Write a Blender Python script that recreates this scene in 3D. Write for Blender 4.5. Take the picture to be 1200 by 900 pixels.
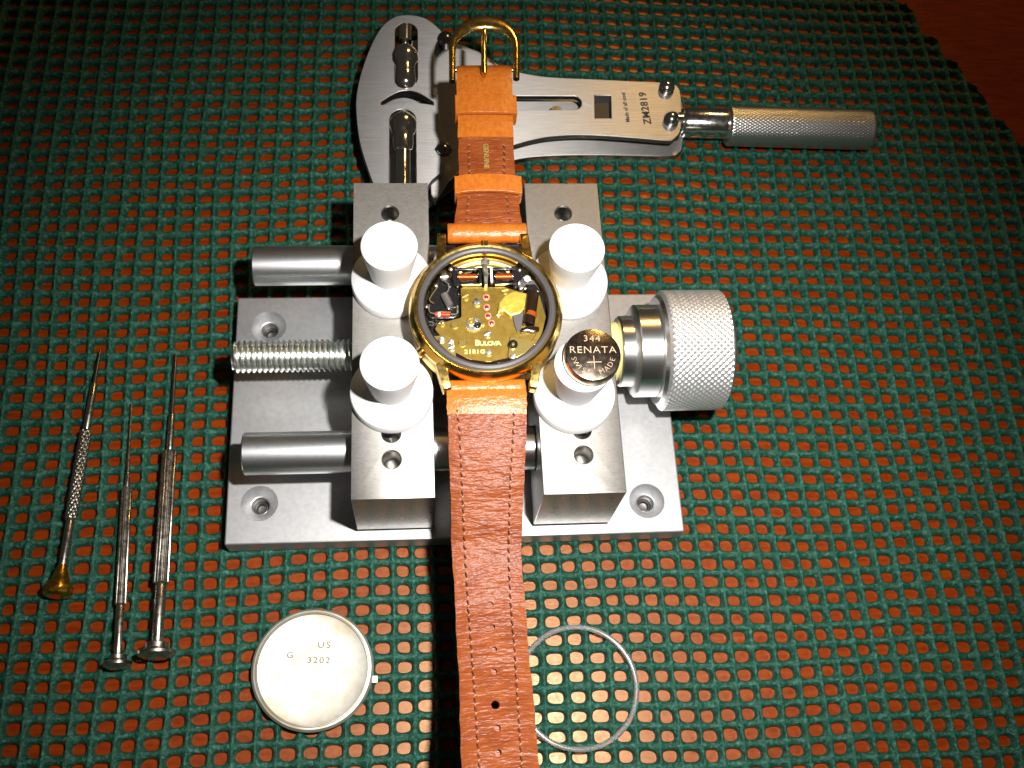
import bpy, bmesh, math, random
import numpy as np
from mathutils import Vector, Matrix
# ---------------------------------------------------------------- camera, light, exposure (1 unit = 1 cm)
for o in list(bpy.data.objects): bpy.data.objects.remove(o)
S = bpy.context.scene
S.unit_settings.scale_length = 0.01
COL = S.collection
FPX, HC = 1260.0, 25.0
CAMR = np.array([[0.99600113, 0.01677535, -0.08775153], [-0.04959962, 0.92076759, -0.38694563], [0.07430762, 0.38975073, 0.91791761]])
cam = bpy.data.objects.new('camera', bpy.data.cameras.new('camera')); COL.objects.link(cam)
cam.matrix_world = Matrix.Translation((0, 0, HC)) @ Matrix(CAMR.tolist()).to_4x4()
cam.data.sensor_width = 36; cam.data.lens = FPX / 1200 * 36
cam.data.clip_start = 0.5; cam.data.clip_end = 2000
cam.data.dof.use_dof = True; cam.data.dof.focus_distance = 21.5; cam.data.dof.aperture_fstop = 1.0 / 1.0
S.camera = cam
w = bpy.data.worlds.new('World'); S.world = w; w.use_nodes = True
w.node_tree.nodes['Background'].inputs[0].default_value = (0.9, 0.78, 0.62, 1)
w.node_tree.nodes['Background'].inputs[1].default_value = 0.035
def lamp(name, kind, loc, target, energy, color, **kw):
    l = bpy.data.lights.new(name, kind); l.energy = energy; l.color = color
    for k, v in kw.items(): setattr(l, k, v)
    o = bpy.data.objects.new(name, l); COL.objects.link(o); o.location = loc
    o.rotation_euler = (Vector(target) - Vector(loc)).to_track_quat('-Z', 'Y').to_euler()
    return o
lamp('camera_flash', 'SPOT', (4.2, 4.0, 25.2), (3.0, 8.0, 0), 52000, (1.0, 0.97, 0.93), spot_size=math.radians(71), spot_blend=1.0, shadow_soft_size=0.45)
lamp('room_lamp', 'AREA', (14, 40, 28), (5, 17, 0), 2400, (1.0, 0.6, 0.2), shape='RECTANGLE', size=4.5, size_y=3.6)
S.view_settings.view_transform = 'Standard'; S.view_settings.look = 'None'
S.view_settings.exposure = 0; S.view_settings.gamma = 1; S.view_settings.use_curve_mapping = False
random.seed(4); rng = np.random.default_rng(7)

# survey helper: the real point at height z that was measured at (px, py) of the 1200x900 photograph
def at(px, py, z):
    d = CAMR @ np.array([px - 600, -(py - 450), -FPX])
    t = (z - HC) / d[2]
    return Vector((d[0] * t, d[1] * t, z))

# ---------------------------------------------------------------- materials
def mat(name, col, metal=0, rough=0.5, spec=0.5, aniso=0, tangent=None, noise=None, bump=None, coat=0, trans=0, ior=1.45, rnoise=0, sss=0):
    m = bpy.data.materials.new(name); m.use_nodes = True
    nt = m.node_tree; b = nt.nodes['Principled BSDF']; L = nt.links.new
    b.inputs['Base Color'].default_value = (*col, 1); b.inputs['Metallic'].default_value = metal
    b.inputs['Roughness'].default_value = rough; b.inputs['Specular IOR Level'].default_value = spec
    b.inputs['Coat Weight'].default_value = coat; b.inputs['Coat Roughness'].default_value = 0.12
    b.inputs['Transmission Weight'].default_value = trans; b.inputs['IOR'].default_value = ior
    b.inputs['Subsurface Weight'].default_value = sss; b.inputs['Subsurface Scale'].default_value = 0.15
    geo = nt.nodes.new('ShaderNodeNewGeometry')
    if aniso:
        b.inputs['Anisotropic'].default_value = aniso
        c = nt.nodes.new('ShaderNodeCombineXYZ')
        for i in range(3): c.inputs[i].default_value = tangent[i]
        L(c.outputs[0], b.inputs['Tangent'])
    def field(scale, stretch, detail=4, kind='noise'):
        mp = nt.nodes.new('ShaderNodeMapping'); mp.inputs['Scale'].default_value = stretch
        L(geo.outputs['Position'], mp.inputs[0])
        n = nt.nodes.new('ShaderNodeTexNoise' if kind == 'noise' else 'ShaderNodeTexVoronoi')
        n.inputs['Scale'].default_value = scale
        if kind == 'noise': n.inputs['Detail'].default_value = detail
        L(mp.outputs[0], n.inputs['Vector']); return n
    if noise:                                    # (scale, stretch, second colour, lo, hi)
        n = field(noise[0], noise[1]); r = nt.nodes.new('ShaderNodeMapRange')
        r.inputs[1].default_value = noise[3]; r.inputs[2].default_value = noise[4]
        mx = nt.nodes.new('ShaderNodeMix'); mx.data_type = 'RGBA'
        mx.inputs[6].default_value = (*col, 1); mx.inputs[7].default_value = (*noise[2], 1)
        L(n.outputs[0], r.inputs[0]); L(r.outputs[0], mx.inputs[0]); L(mx.outputs[2], b.inputs['Base Color'])
    if rnoise:
        n = field(9, (1, 1, 1), 5); r = nt.nodes.new('ShaderNodeMapRange')
        r.inputs[1].default_value = 0.3; r.inputs[2].default_value = 0.7
        r.inputs[3].default_value = max(0.02, rough - rnoise); r.inputs[4].default_value = rough + rnoise
        L(n.outputs[0], r.inputs[0]); L(r.outputs[0], b.inputs['Roughness'])
    prev = None
    for bp in (bump or []):                      # (scale, stretch, strength, distance[, kind])
        n = field(bp[0], bp[1], 3, bp[4] if len(bp) > 4 else 'noise')
        bn = nt.nodes.new('ShaderNodeBump'); bn.inputs['Strength'].default_value = bp[2]; bn.inputs['Distance'].default_value = bp[3]
        L(n.outputs[0], bn.inputs['Height'])
        if prev: L(prev.outputs[0], bn.inputs['Normal'])
        prev = bn
    if prev: L(prev.outputs[0], b.inputs['Normal'])
    return m
M = {}
M['wood'] = _w = mat('varnished red wood', (0.23, 0.029, 0.0), rough=0.32, spec=0.66, noise=(1.2, (1, 9, 1), (0.15, 0.013, 0.0), 0.35, 0.7), rnoise=0.06, bump=[(6, (1, 12, 1), 0.12, 0.02)])
_w.node_tree.nodes['Principled BSDF'].inputs['Specular Tint'].default_value = (1.0, 0.76, 0.44, 1)
M['mat'] = mat('green foam rubber', (0.003, 0.060, 0.036), rough=0.36, spec=0.5, noise=(11, (1, 1, 1), (0.045, 0.18, 0.135), 0.5, 0.75), bump=[(10, (1, 1, 1), 0.8, 0.05), (26, (1, 1, 1), 1.0, 0.035), (60, (1, 1, 1), 0.6, 0.012)])
M['plate'] = mat('bead blasted aluminium', (0.47, 0.47, 0.475), metal=0.85, rough=0.46, noise=(9, (1, 1, 1), (0.42, 0.42, 0.43), 0.4, 0.65), bump=[(60, (1, 1, 1), 0.12, 0.01)])
M['jaw'] = mat('milled aluminium', (0.34, 0.325, 0.305), metal=1, rough=0.46, aniso=0.45, tangent=(-0.2, 0.98, 0), rnoise=0.02, noise=(12, (1, 3, 1), (0.29, 0.275, 0.255), 0.4, 0.7), bump=[(9, (0.4, 14, 1), 0.10, 0.006), (30, (1, 1, 1), 0.06, 0.006)])
M['jaw_front_shade'] = mat('aluminium with front shade in colour', (0.24, 0.225, 0.2), metal=1, rough=0.3, rnoise=0.04, bump=[(7, (5, 1, 0.3), 0.12, 0.01)])  # same aluminium, shade of the front faces put into a darker colour
M['rod'] = mat('ground steel rod', (0.66, 0.67, 0.69), metal=1, rough=0.35, noise=(9, (1, 1, 1), (0.56, 0.57, 0.59), 0.55, 0.75), bump=[(12, (0.1, 5, 5), 0.06, 0.01)])
M['zinc'] = mat('zinc plated steel', (0.78, 0.8, 0.76), metal=1, rough=0.33, rnoise=0.08)
M['alu'] = mat('turned aluminium', (0.82, 0.82, 0.82), metal=1, rough=0.3, aniso=0.5, tangent=(1, 0, 0), bump=[(25, (6, 1, 1), 0.05, 0.01)])
M['knurl'] = mat('knurled aluminium', (0.86, 0.86, 0.86), metal=0.9, rough=0.42)
M['pin'] = mat('white acetal plastic', (0.86, 0.86, 0.87), rough=0.45, spec=0.4, bump=[(3, (1, 1, 14), 0.12, 0.01), (40, (1, 1, 1), 0.06, 0.004)])
M['brasswasher'] = mat('yellow plastic washer', (0.75, 0.68, 0.28), rough=0.4)
M['hole'] = mat('metal darkened for bore shade', (0.2, 0.19, 0.18), metal=1, rough=0.35)
M['steel'] = mat('brushed steel', (0.43, 0.415, 0.4), metal=1, rough=0.44, aniso=0.88, tangent=(0, 1, 0), noise=(5, (0.25, 12, 1), (0.33, 0.32, 0.31), 0.35, 0.65), bump=[(8, (0.3, 16, 1), 0.2, 0.006), (1.2, (1, 1, 1), 0.1, 0.03)])
M['window_shade'] = mat('painted shade under plate window', (0.03, 0.03, 0.03), metal=0.5, rough=0.4)  # near-black, stands in for the shade inside the wrench plate window
M['chrome'] = mat('polished chrome', (0.78, 0.78, 0.75), metal=1, rough=0.15, rnoise=0.05)
M['darksteel'] = mat('dark polished steel', (0.25, 0.25, 0.25), metal=1, rough=0.2)
M['gold'] = mat('polished gold plate', (0.95, 0.66, 0.2), metal=1, rough=0.2, rnoise=0.05, bump=[(5, (1, 1, 1), 0.12, 0.01)])
M['movement'] = mat('gilt movement plate', (0.42, 0.285, 0.06), metal=0.9, rough=0.42, rnoise=0.03, noise=(3, (1, 1, 1), (0.34, 0.22, 0.04), 0.4, 0.7), bump=[(40, (1, 1, 1), 0.04, 0.004)])
M['gilt_light'] = mat('pale gilt', (0.8, 0.62, 0.2), metal=0.9, rough=0.3)
M['cover'] = mat('bright gilt cover', (0.95, 0.72, 0.12), metal=0.75, rough=0.38, rnoise=0.06, bump=[(4, (1, 1, 1), 0.5, 0.05)])
M['gilt_print'] = mat('gilt engraving', (1.0, 0.85, 0.35), metal=0.4, rough=0.5)
M['black'] = mat('black circuit resin', (0.012, 0.011, 0.012), rough=0.25, spec=0.6, bump=[(14, (1, 1, 1), 0.5, 0.03)])
M['gasket'] = mat('dark rubber gasket', (0.075, 0.068, 0.07), rough=0.42, spec=0.5, bump=[(20, (1, 1, 1), 0.15, 0.01)])
M['copper'] = mat('copper coil', (0.55, 0.1, 0.02), metal=0.7, rough=0.28, bump=[(4, (30, 1, 1), 0.5, 0.01)])
M['coildark'] = mat('dark coil tape', (0.018, 0.009, 0.005), rough=0.22, spec=0.7, bump=[(10, (1, 1, 1), 0.4, 0.02)])
M['amber'] = mat('amber lacquer', (0.3, 0.06, 0.01), rough=0.25)
M['ruby'] = mat('ruby jewel', (0.28, 0.01, 0.05), rough=0.1, spec=0.8)
M['rubyrim'] = mat('rose jewel setting', (0.95, 0.5, 0.3), metal=0.6, rough=0.3)
M['redpart'] = mat('red glass resistor', (0.5, 0.05, 0.02), rough=0.25)
M['whitepart'] = mat('cream resistor band', (0.8, 0.72, 0.6), rough=0.3)
M['cap'] = mat('grey capacitor', (0.22, 0.2, 0.2), metal=0.6, rough=0.35)
M['lining'] = mat('brown strap lining leather', (0.265, 0.062, 0.014), rough=0.36, spec=0.38, noise=(2.5, (1, 1, 1), (0.2, 0.04, 0.009), 0.4, 0.7), bump=[(2.2, (1, 3.8, 1), 0.5, 0.09), (6, (1, 3.6, 1), 0.42, 0.05), (14, (1, 2.2, 1), 0.35, 0.02), (50, (1, 1, 1), 0.15, 0.005)])
M['tan'] = mat('tan strap leather', (0.52, 0.15, 0.016), rough=0.33, spec=0.5, noise=(7, (1.8, 1, 1), (0.42, 0.10, 0.010), 0.4, 0.75), bump=[(5, (1, 2.4, 1), 0.35, 0.04), (16, (1, 1.5, 1), 0.45, 0.02), (60, (1, 1, 1), 0.2, 0.005)])
M['edge'] = mat('raw leather edge', (0.5, 0.3, 0.16), rough=0.8)
M['thread'] = mat('brown stitching thread', (0.09, 0.022, 0.008), rough=0.7)
M['threadlight'] = mat('pale leather around stitch', (0.62, 0.3, 0.14), rough=0.5)
M['goldfoil'] = mat('gold foil print', (1.0, 0.78, 0.3), metal=0.8, rough=0.3)
M['ink'] = mat('etched dark lettering', (0.06, 0.05, 0.04), rough=0.6)
M['battop'] = mat('nickel battery can', (0.55, 0.45, 0.35), metal=1, rough=0.2, rnoise=0.04)
M['batmark'] = mat('engraved battery marking', (0.7, 0.52, 0.38), metal=0.6, rough=0.45)
M['back'] = mat('satin steel case back', (0.55, 0.53, 0.47), metal=0.75, rough=0.5, noise=(1.3, (1, 1, 1), (0.42, 0.36, 0.26), 0.45, 0.66), rnoise=0.05)
M['backmark'] = mat('case back engraving', (0.2, 0.18, 0.14), metal=0.2, rough=0.6)
M['clear'] = mat('clear acrylic', (0.97, 0.98, 0.98), rough=0.13, trans=0.9, ior=1.45, spec=1.0)
M['brass'] = mat('lacquered brass', (0.72, 0.4, 0.06), metal=1, rough=0.25, rnoise=0.08)
M['nickel'] = mat('nickel plated steel', (0.5, 0.46, 0.4), metal=1, rough=0.28, rnoise=0.08)
M['blade'] = mat('dark tool steel', (0.3, 0.28, 0.26), metal=1, rough=0.3)

# ---------------------------------------------------------------- builders
class MB:
    def __init__(s): s.v = []; s.f = []; s.sm = []
    def add(s, vs, fs, smooth=False):
        n = len(s.v); s.v += [tuple(p) for p in vs]; s.f += [tuple(i + n for i in f) for f in fs]; s.sm += [smooth] * len(fs); return s
    def box(s, lo, hi):
        x0, y0, z0 = lo; x1, y1, z1 = hi
        return s.add([(x0,y0,z0),(x1,y0,z0),(x1,y1,z0),(x0,y1,z0),(x0,y0,z1),(x1,y0,z1),(x1,y1,z1),(x0,y1,z1)],
                     [(0,3,2,1),(4,5,6,7),(0,1,5,4),(1,2,6,5),(2,3,7,6),(3,0,4,7)])
    def lathe(s, prof, origin, axis=(0,0,1), n=48, ref=None, smooth=True, rmod=None):
        """prof: (r, h) along axis; sharp corners by repeating a point"""
        a = Vector(axis).normalized(); r0 = Vector(ref) if ref else (Vector((1,0,0)) if abs(a.x) < .9 else Vector((0,0,1)))
        u = (r0 - a * r0.dot(a)).normalized(); v = a.cross(u); o = Vector(origin); vs = []; fs = []
        for (r, h) in prof:
            for k in range(n):
                t = 2*math.pi*k/n; rr = r * (rmod(k, n) if rmod else 1); vs.append(o + a*h + (u*math.cos(t) + v*math.sin(t))*rr)
        for i in range(len(prof)-1):
            if prof[i] == prof[i+1]: continue
            for k in range(n): fs.append((i*n+k, i*n+(k+1)%n, (i+1)*n+(k+1)%n, (i+1)*n+k))
        s.add(vs, fs, smooth)
        if prof[0][0] > 1e-4: s.add([vs[k] for k in range(n)], [tuple(reversed(range(n)))])
        if prof[-1][0] > 1e-4: b = (len(prof)-1)*n; s.add([vs[b+k] for k in range(n)], [tuple(range(n))])
        return s
    def cyl(s, p0, p1, r, n=24, bev=0.0, r1=None):
        p0 = Vector(p0); p1 = Vector(p1); h = (p1-p0).length; r1 = r if r1 is None else r1
        if bev: pr = [(r-bev,0),(r,bev),(r,bev),(r1,h-bev),(r1,h-bev),(r1-bev,h)]
        else: pr = [(r,0),(r1,h)]
        return s.lathe(pr, p0, p1-p0, n)
    def ring(s, prof, origin, axis=(0,0,1), n=64):        # closed profile
        a = Vector(axis).normalized(); r0 = Vector((1,0,0)) if abs(a.x) < .9 else Vector((0,0,1))
        u = (r0 - a*r0.dot(a)).normalized(); v = a.cross(u); o = Vector(origin); m = len(prof); vs = []; fs = []
        for (r,h) in prof:
            for k in range(n):
                t = 2*math.pi*k/n; vs.append(o + a*h + (u*math.cos(t)+v*math.sin(t))*r)
        for i in range(m):
            j = (i+1) % m
            for k in range(n): fs.append((i*n+k, i*n+(k+1)%n, j*n+(k+1)%n, j*n+k))
        return s.add(vs, fs, True)
    def prism(s, pts, z0, z1):
        n = len(pts)
        if sum(pts[i][0]*pts[(i+1)%n][1]-pts[(i+1)%n][0]*pts[i][1] for i in range(n)) < 0: pts = pts[::-1]
        vs = [(p[0],p[1],z0) for p in pts] + [(p[0],p[1],z1) for p in pts]
        return s.add(vs, [tuple(reversed(range(n))), tuple(range(n,2*n))] + [(i,(i+1)%n,n+(i+1)%n,n+i) for i in range(n)])
    def tube(s, path, r, n=8):
        P = [Vector(p) for p in path]; vs = []; fs = []; R = r if isinstance(r,(list,tuple)) else [r]*len(P)
        for i, p in enumerate(P):
            t = (P[min(i+1,len(P)-1)] - P[max(i-1,0)]).normalized()
            u = t.cross(Vector((0,0,1))); u = u.normalized() if u.length > 1e-3 else Vector((1,0,0)); v = t.cross(u)
            for k in range(n):
                a = 2*math.pi*k/n; vs.append(p + (u*math.cos(a)+v*math.sin(a))*R[i])
        for i in range(len(P)-1):
            for k in range(n): fs.append((i*n+k,(i+1)*n+k,(i+1)*n+(k+1)%n,i*n+(k+1)%n))
        s.add(vs, fs, True); s.add(vs[:n],[tuple(range(n))]); return s.add(vs[-n:],[tuple(reversed(range(n)))])
    def grid(s, P, closed=True, smooth=True):             # P[i][k] points
        m, n = len(P), len(P[0]); vs = [p for row in P for p in row]; fs = []
        for i in range(m-1):
            for k in range(n if closed else n-1): fs.append((i*n+k, i*n+(k+1)%n, (i+1)*n+(k+1)%n, (i+1)*n+k))
        return s.add(vs, fs, smooth)
    def build(s, name, m, parent=None, origin=None, bevel=0, cuts=None, segs=2, angle=40):
        me = bpy.data.meshes.new(name); me.from_pydata([tuple(p) for p in s.v], [], s.f); me.update()
        bm = bmesh.new(); bm.from_mesh(me); 
        for i, fc in enumerate(bm.faces): fc.smooth = s.sm[i]
        bmesh.ops.remove_doubles(bm, verts=bm.verts, dist=1e-5); bmesh.ops.recalc_face_normals(bm, faces=bm.faces)
        bm.to_mesh(me); bm.free()
        o = bpy.data.objects.new(name, me); COL.objects.link(o); me.materials.append(M[m] if isinstance(m,str) else m)
        if cuts or bevel:
            tmp = []
            for c in (cuts or []):
                cm = bpy.data.meshes.new('cutter'); cm.from_pydata([tuple(p) for p in c.v], [], c.f)
                b2 = bmesh.new(); b2.from_mesh(cm); bmesh.ops.remove_doubles(b2, verts=b2.verts, dist=1e-5); bmesh.ops.recalc_face_normals(b2, faces=b2.faces); b2.to_mesh(cm); b2.free()
                co = bpy.data.objects.new('cutter', cm); COL.objects.link(co); tmp.append(co)
                md = o.modifiers.new('b','BOOLEAN'); md.object = co; md.operation = 'DIFFERENCE'; md.solver = 'EXACT'
            if bevel:
                md = o.modifiers.new('v','BEVEL'); md.width = bevel; md.segments = segs; md.limit_method = 'ANGLE'; md.angle_limit = math.radians(angle)
            dg = bpy.context.evaluated_depsgraph_get(); dg.update()
            nm = bpy.data.meshes.new_from_object(o.evaluated_get(dg)); o.modifiers.clear(); o.data = nm
            for t in tmp: bpy.data.objects.remove(t)
            nm.materials.clear(); nm.materials.append(M[m] if isinstance(m,str) else m)
        me = o.data
        me.shade_smooth(); me.set_sharp_from_angle(angle=math.radians(20 if bevel else 35))
        if parent is not None: o.parent = parent
        if origin is not None:
            og = Vector(origin); me.transform(Matrix.Translation(-og)); o.location = og
        return o
def tag(o, label=None, cat=None, group=None, kind=None):
    for k, v in (('label',label),('category',cat),('group',group),('kind',kind)):
        if v: o[k] = v
    return o
def empty(name, loc=(0,0,0)):
    o = bpy.data.objects.new(name, None); COL.objects.link(o); o.location = loc; o.empty_display_size = 0.3; return o
def thing(name, loc, label, cat, group=None): return tag(empty(name, loc), label, cat, group)
def reparent(o, p):           # keep world position (parents are unrotated)
    o.parent = p; q = Vector((0,0,0)); a = p
    while a: q += a.location; a = a.parent
    o.location = o.location - q; return o
def textmesh(s, size, ext=0.004, align='CENTER', bold=0.0, spacing=1.0):
    c = bpy.data.curves.new('t','FONT'); c.body = s; c.size = size; c.extrude = ext; c.align_x = align; c.align_y = 'CENTER'; c.offset = bold; c.space_character = spacing; c.resolution_u = 3
    o = bpy.data.objects.new('t', c); COL.objects.link(o); dg = bpy.context.evaluated_depsgraph_get(); dg.update()
    me = bpy.data.meshes.new_from_object(o.evaluated_get(dg)); bpy.data.objects.remove(o); return me
def put_text(mb, s, size, loc, ang=0, sx=1, **kw):
    me = textmesh(s, size, **kw); Mx = Matrix.Translation(loc) @ Matrix.Rotation(ang,4,'Z') @ Matrix.Diagonal((sx,1,1,1))
    mb.add([Mx @ v.co for v in me.vertices], [tuple(p.vertices) for p in me.polygons])

# ---------------------------------------------------------------- table
ZT = -0.22
tb = MB(); tb.add([(-90,-60,ZT),(90,-60,ZT),(90,90,ZT),(-90,90,ZT),(-90,-60,-3),(90,-60,-3),(90,90,-3),(-90,90,-3)],
    [(0,1,2,3),(7,6,5,4),(0,4,5,1),(1,5,6,2),(2,6,7,3),(3,7,4,0)])
tag(tb.build('table_top','wood'), 'dark red varnished wooden table top under the green mesh mat', kind='structure')

# ---------------------------------------------------------------- green mesh mat
def build_mat():
    cx_, cy_ = 0.492, 0.4345
    K = 20; I = np.arange(-34, 46); J = np.arange(-12, 56)
    def warp(x, y):
        X = x + 0.0022*(y-10)*np.sin(x*0.22+1) + 0.10*np.sin(y*0.33+0.4*x*0.3) + 0.03*np.sin(x*1.3+y*.7) - 0.0009*(x+10)*(y-12)*(x<0)*0.0
        Y = y + 0.012*np.maximum(x-6,0)*np.clip((10-y)/8,-1,1)*1.5 + 0.09*np.sin(x*0.29+1.0) + 0.03*np.sin(x*0.9-y*.6)
        return X, Y
    ii, jj = np.meshgrid(I, J, indexing='ij'); x = ii.ravel()*cx_; y = jj.ravel()*cy_+0.13
    # the mat's cut edge runs diagonally at the far right
    e0 = np.array([15.42,22.5]); e1 = np.array([17.72,17.5]); d = e1-e0
    dl = np.hypot(*d); side = (d[0]*(y-e0[1]) - d[1]*(x-e0[0]))/dl
    keep = (side < 0.20) & (y > -4.5); x = x[keep]; y = y[keep]; col = ii.ravel()[keep]; row = jj.ravel()[keep]; n = len(x)
    t = 2*np.pi*(np.arange(K)+0.5)/K
    ct, st = np.cos(t), np.sin(t)
    q = np.maximum(np.abs(ct), np.abs(st)); bx, by = ct/q*0.5, st/q*0.5                 # cell boundary
    alt = np.where(col % 2 == 0, 1.08, 0.92)
    a = (0.165*alt*rng.uniform(0.93,1.07,n))[:,None]; b = (0.128*rng.uniform(0.92,1.08,n))[:,None]
    jx = rng.normal(0,0.008,n)[:,None]; jy = rng.normal(0,0.008,n)[:,None]; ph = rng.uniform(0,6.28,n)[:,None]
    pw = 2/2.7
    ex = np.sign(ct)*np.abs(ct)**pw; ey = np.sign(st)*np.abs(st)**pw
    wob = 1+0.03*np.sin(2*t[None]+ph)+0.035*np.sin(3*t[None]+ph*2)
    hx = jx + a*ex*wob; hy = jy + b*ey*wob
    rings = [(0.0,0.0),(0.3,-0.006),(0.6,-0.028),(0.85,-0.075),(0.98,-0.13),(1.0,-0.21)]
    V = []
    for (s_, dz) in rings:
        X = x[:,None] + bx[None]*cx_*(1-s_) + hx*s_
        Y = y[:,None] + by[None]*cy_*(1-s_) + hy*s_
        bump = 0.024*np.sin(X*17+np.sin(Y*9))*np.sin(Y*19+1.3*np.sin(X*7)) + 0.012*np.sin(X*31+Y*13)*np.sin(Y*37-X*5)
        strand = 0.036*np.cos(2*np.pi*(X-x[:,None])/cx_ + np.pi)   # higher along the lengthwise strands
        knot = 0.0
        Z = 0.0 + dz + (bump+strand)*(1-s_) - 0.02
        sd = (d[0]*(Y-e0[1]) - d[1]*(X-e0[0]))/dl; lim = 0.2+0.035*np.sin((Y*dl/5.0)*2*np.pi/cy_)
        over = np.maximum(sd-lim, 0); X = X + over*d[1]/dl; Y = Y - over*d[0]/dl
        X2, Y2 = warp(X, Y); V.append(np.stack([X2,Y2,Z+0*X],-1))
    V = np.stack(V,1)                                        # n, rings, K, 3
    R_ = len(rings); verts = V.reshape(-1,3)
    base = (np.arange(n)*R_*K)[:,None,None]
    r_ = np.arange(R_-1)[None,:,None]*K; k = np.arange(K)[None,None,:]; k2 = (k+1)%K
    F = np.stack([base+r_+k, base+r_+k2, base+r_+K+k2, base+r_+K+k],-1).reshape(-1,4)
    # underside
    me = bpy.data.meshes.new('mesh_mat'); me.vertices.add(len(verts)); me.vertices.foreach_set('co', verts.ravel())
    me.loops.add(F.size); me.loops.foreach_set('vertex_index', F.ravel().astype(np.int32))
    me.polygons.add(len(F)); me.polygons.foreach_set('loop_start', np.arange(0,F.size,4,dtype=np.int32))
    me.update(calc_edges=True)
    bm = bmesh.new(); bm.from_mesh(me); bmesh.ops.remove_doubles(bm, verts=bm.verts, dist=0.0008); bm.to_mesh(me); bm.free()
    me.shade_smooth(); me.materials.append(M['mat'])
    o = bpy.data.objects.new('mesh_mat', me); COL.objects.link(o)
    return tag(o, 'green rubbery mesh mat with rows of holes covering the table', 'mat')
build_mat()

# ---------------------------------------------------------------- case holder
holder = thing('case_holder', (0.9, 9.6, 0), 'aluminium vice with four white pins holding the opened watch', 'watch holder')
X0, X1, Y0, Y1 = -4.44, 6.235, 6.42, 12.75
cut = []
for (px, py) in ((315,383),(304,590),(758,587),(742,385)):
    p = at(px, py, 0.62)
    c = MB(); c.lathe([(0.0,-1),(0.2,-1),(0.2,-0.2),(0.2,-0.2),(0.235,-0.2),(0.235,-0.2),(0.43,0.004),(0.43,0.2)], p, (0,0,1), 40); cut.append(c)
pl = MB().box((X0,Y0,0.0),(X1,Y1,0.62)).build('base_plate','plate', None, (0.9,9.6,0), bevel=0.035, cuts=cut, angle=60); reparent(pl, holder)
for (px, py) in ((315,383),(304,590),(758,587),(742,385)):
    p = at(px, py, 0.62); o = MB().lathe([(.199,0.0),(.199,.1),(.199,.1),(.12,.12),(.12,.12),(.1,.04),(0,.03)],(p.x,p.y,.04),(0,0,1),28).build('dark_hole_bottom','hole',None,(p.x,p.y,.04)); reparent(o, holder)  # added dark disc, its colour stands in for shade deep in the bore
ZB, ZJ, YA, YB = 0.85, 3.2, 6.63, 14.42
def pin_profile(top):
    return [(0.87,0),(0.895,0.03),(0.895,0.03),(0.895,0.27),(0.895,0.27),(0.875,0.31),(0.50,0.52),(0.46,0.56),(0.46,0.6),(0.595,top-0.25),(0.605,top-0.03),(0.605,top-0.03),(0.58,top)]
RY = (12.85, 8.1); RZ = 2.05; TY = 10.47
for (xa, xb, pins, holes) in ((-1.42,0.33,((456,287),(456.5,425)),((457,250,.6),(458.5,508,0.5),(459,538.5,.6))), (2.63,4.42,((676.5,289.5),(684,427)),((660,250,.6),(682,504,0.5),(684,533,.6)))):
    cut = [MB().cyl((xa-.5,y,RZ),(xb+.5,y,RZ),r,40) for y, r in ((RY[0],.52),(RY[1],.52),(TY,.42))]
    for (px,py,dep) in holes:
        p = at(px,py,ZJ); cut.append(MB().lathe([(0.0,-dep-.15),(0.19,-dep),(0.19,-dep),(0.19,-0.03),(0.19,-0.03),(0.22,0.003),(0.22,0.1)], p, (0,0,1), 32))
    j = MB().box((xa,YA,ZB),(xb,YB,ZJ)).build('jaw','jaw',None,((xa+xb)/2,(YA+YB)/2,ZB), bevel=0.022, cuts=cut, angle=60); reparent(j, holder)
    j.data.materials.append(M['jaw_front_shade'])
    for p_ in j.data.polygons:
        if p_.normal.y < -.9: p_.material_index = 1  # front faces only take the darker, shaded colour
    for (px,py) in pins:
        p = at(px,py,4.95); p.z = ZJ
        g = MB().lathe(pin_profile(1.75), p, (0,0,1), 64).build('gripping_pin','pin',None,p); reparent(g, j)
for y, x0 in ((RY[0],-3.84),(RY[1],-3.86)):
    o = MB().cyl((x0,y,RZ),(4.3,y,RZ),0.475,48,bev=0.03).build('guide_rod','rod',None,(x0,y,RZ)); reparent(o, holder)
# small spacer collar seen on the near rod beside the right jaw
o = MB().cyl((2.33,RY[1],RZ),(2.62,RY[1],RZ),0.50,48,bev=0.02).build('rod_collar','alu',None,(2.4,RY[1],RZ)); reparent(o, holder)
# helical thread
P = []; pitch = 0.125; n = 40; xa = -4.22; xb = 5.0; N = int((xb-xa)/pitch*6)
for i in range(N+1):
    x = xa + (xb-xa)*i/N; row = []
    for k in range(n):
        f = ((x/pitch - k/n) % 1.0); h = 1-abs(2*f-1); r = 0.305 + 0.075*min(1,h*1.25)
        r *= min(1, 0.84+(x-xa)*1.6)
        t = 2*math.pi*k/n; row.append((x, TY+r*math.cos(t), RZ+r*math.sin(t)))
    P.append(row)
th = MB().grid(P); th.add(P[0],[tuple(range(n))]); th.add(P[-1],[tuple(range(n))])
o = th.build('threaded_rod','zinc',None,(xa,TY,RZ)); reparent(o, holder)
# foot that carries the rods, below the watch
o = MB().box((0.95,7.3,0.62),(2.05,13.6,3.0)).build('rod_support','jaw',None,(1.5,10.4,.62),bevel=.03); reparent(o, holder)
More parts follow.
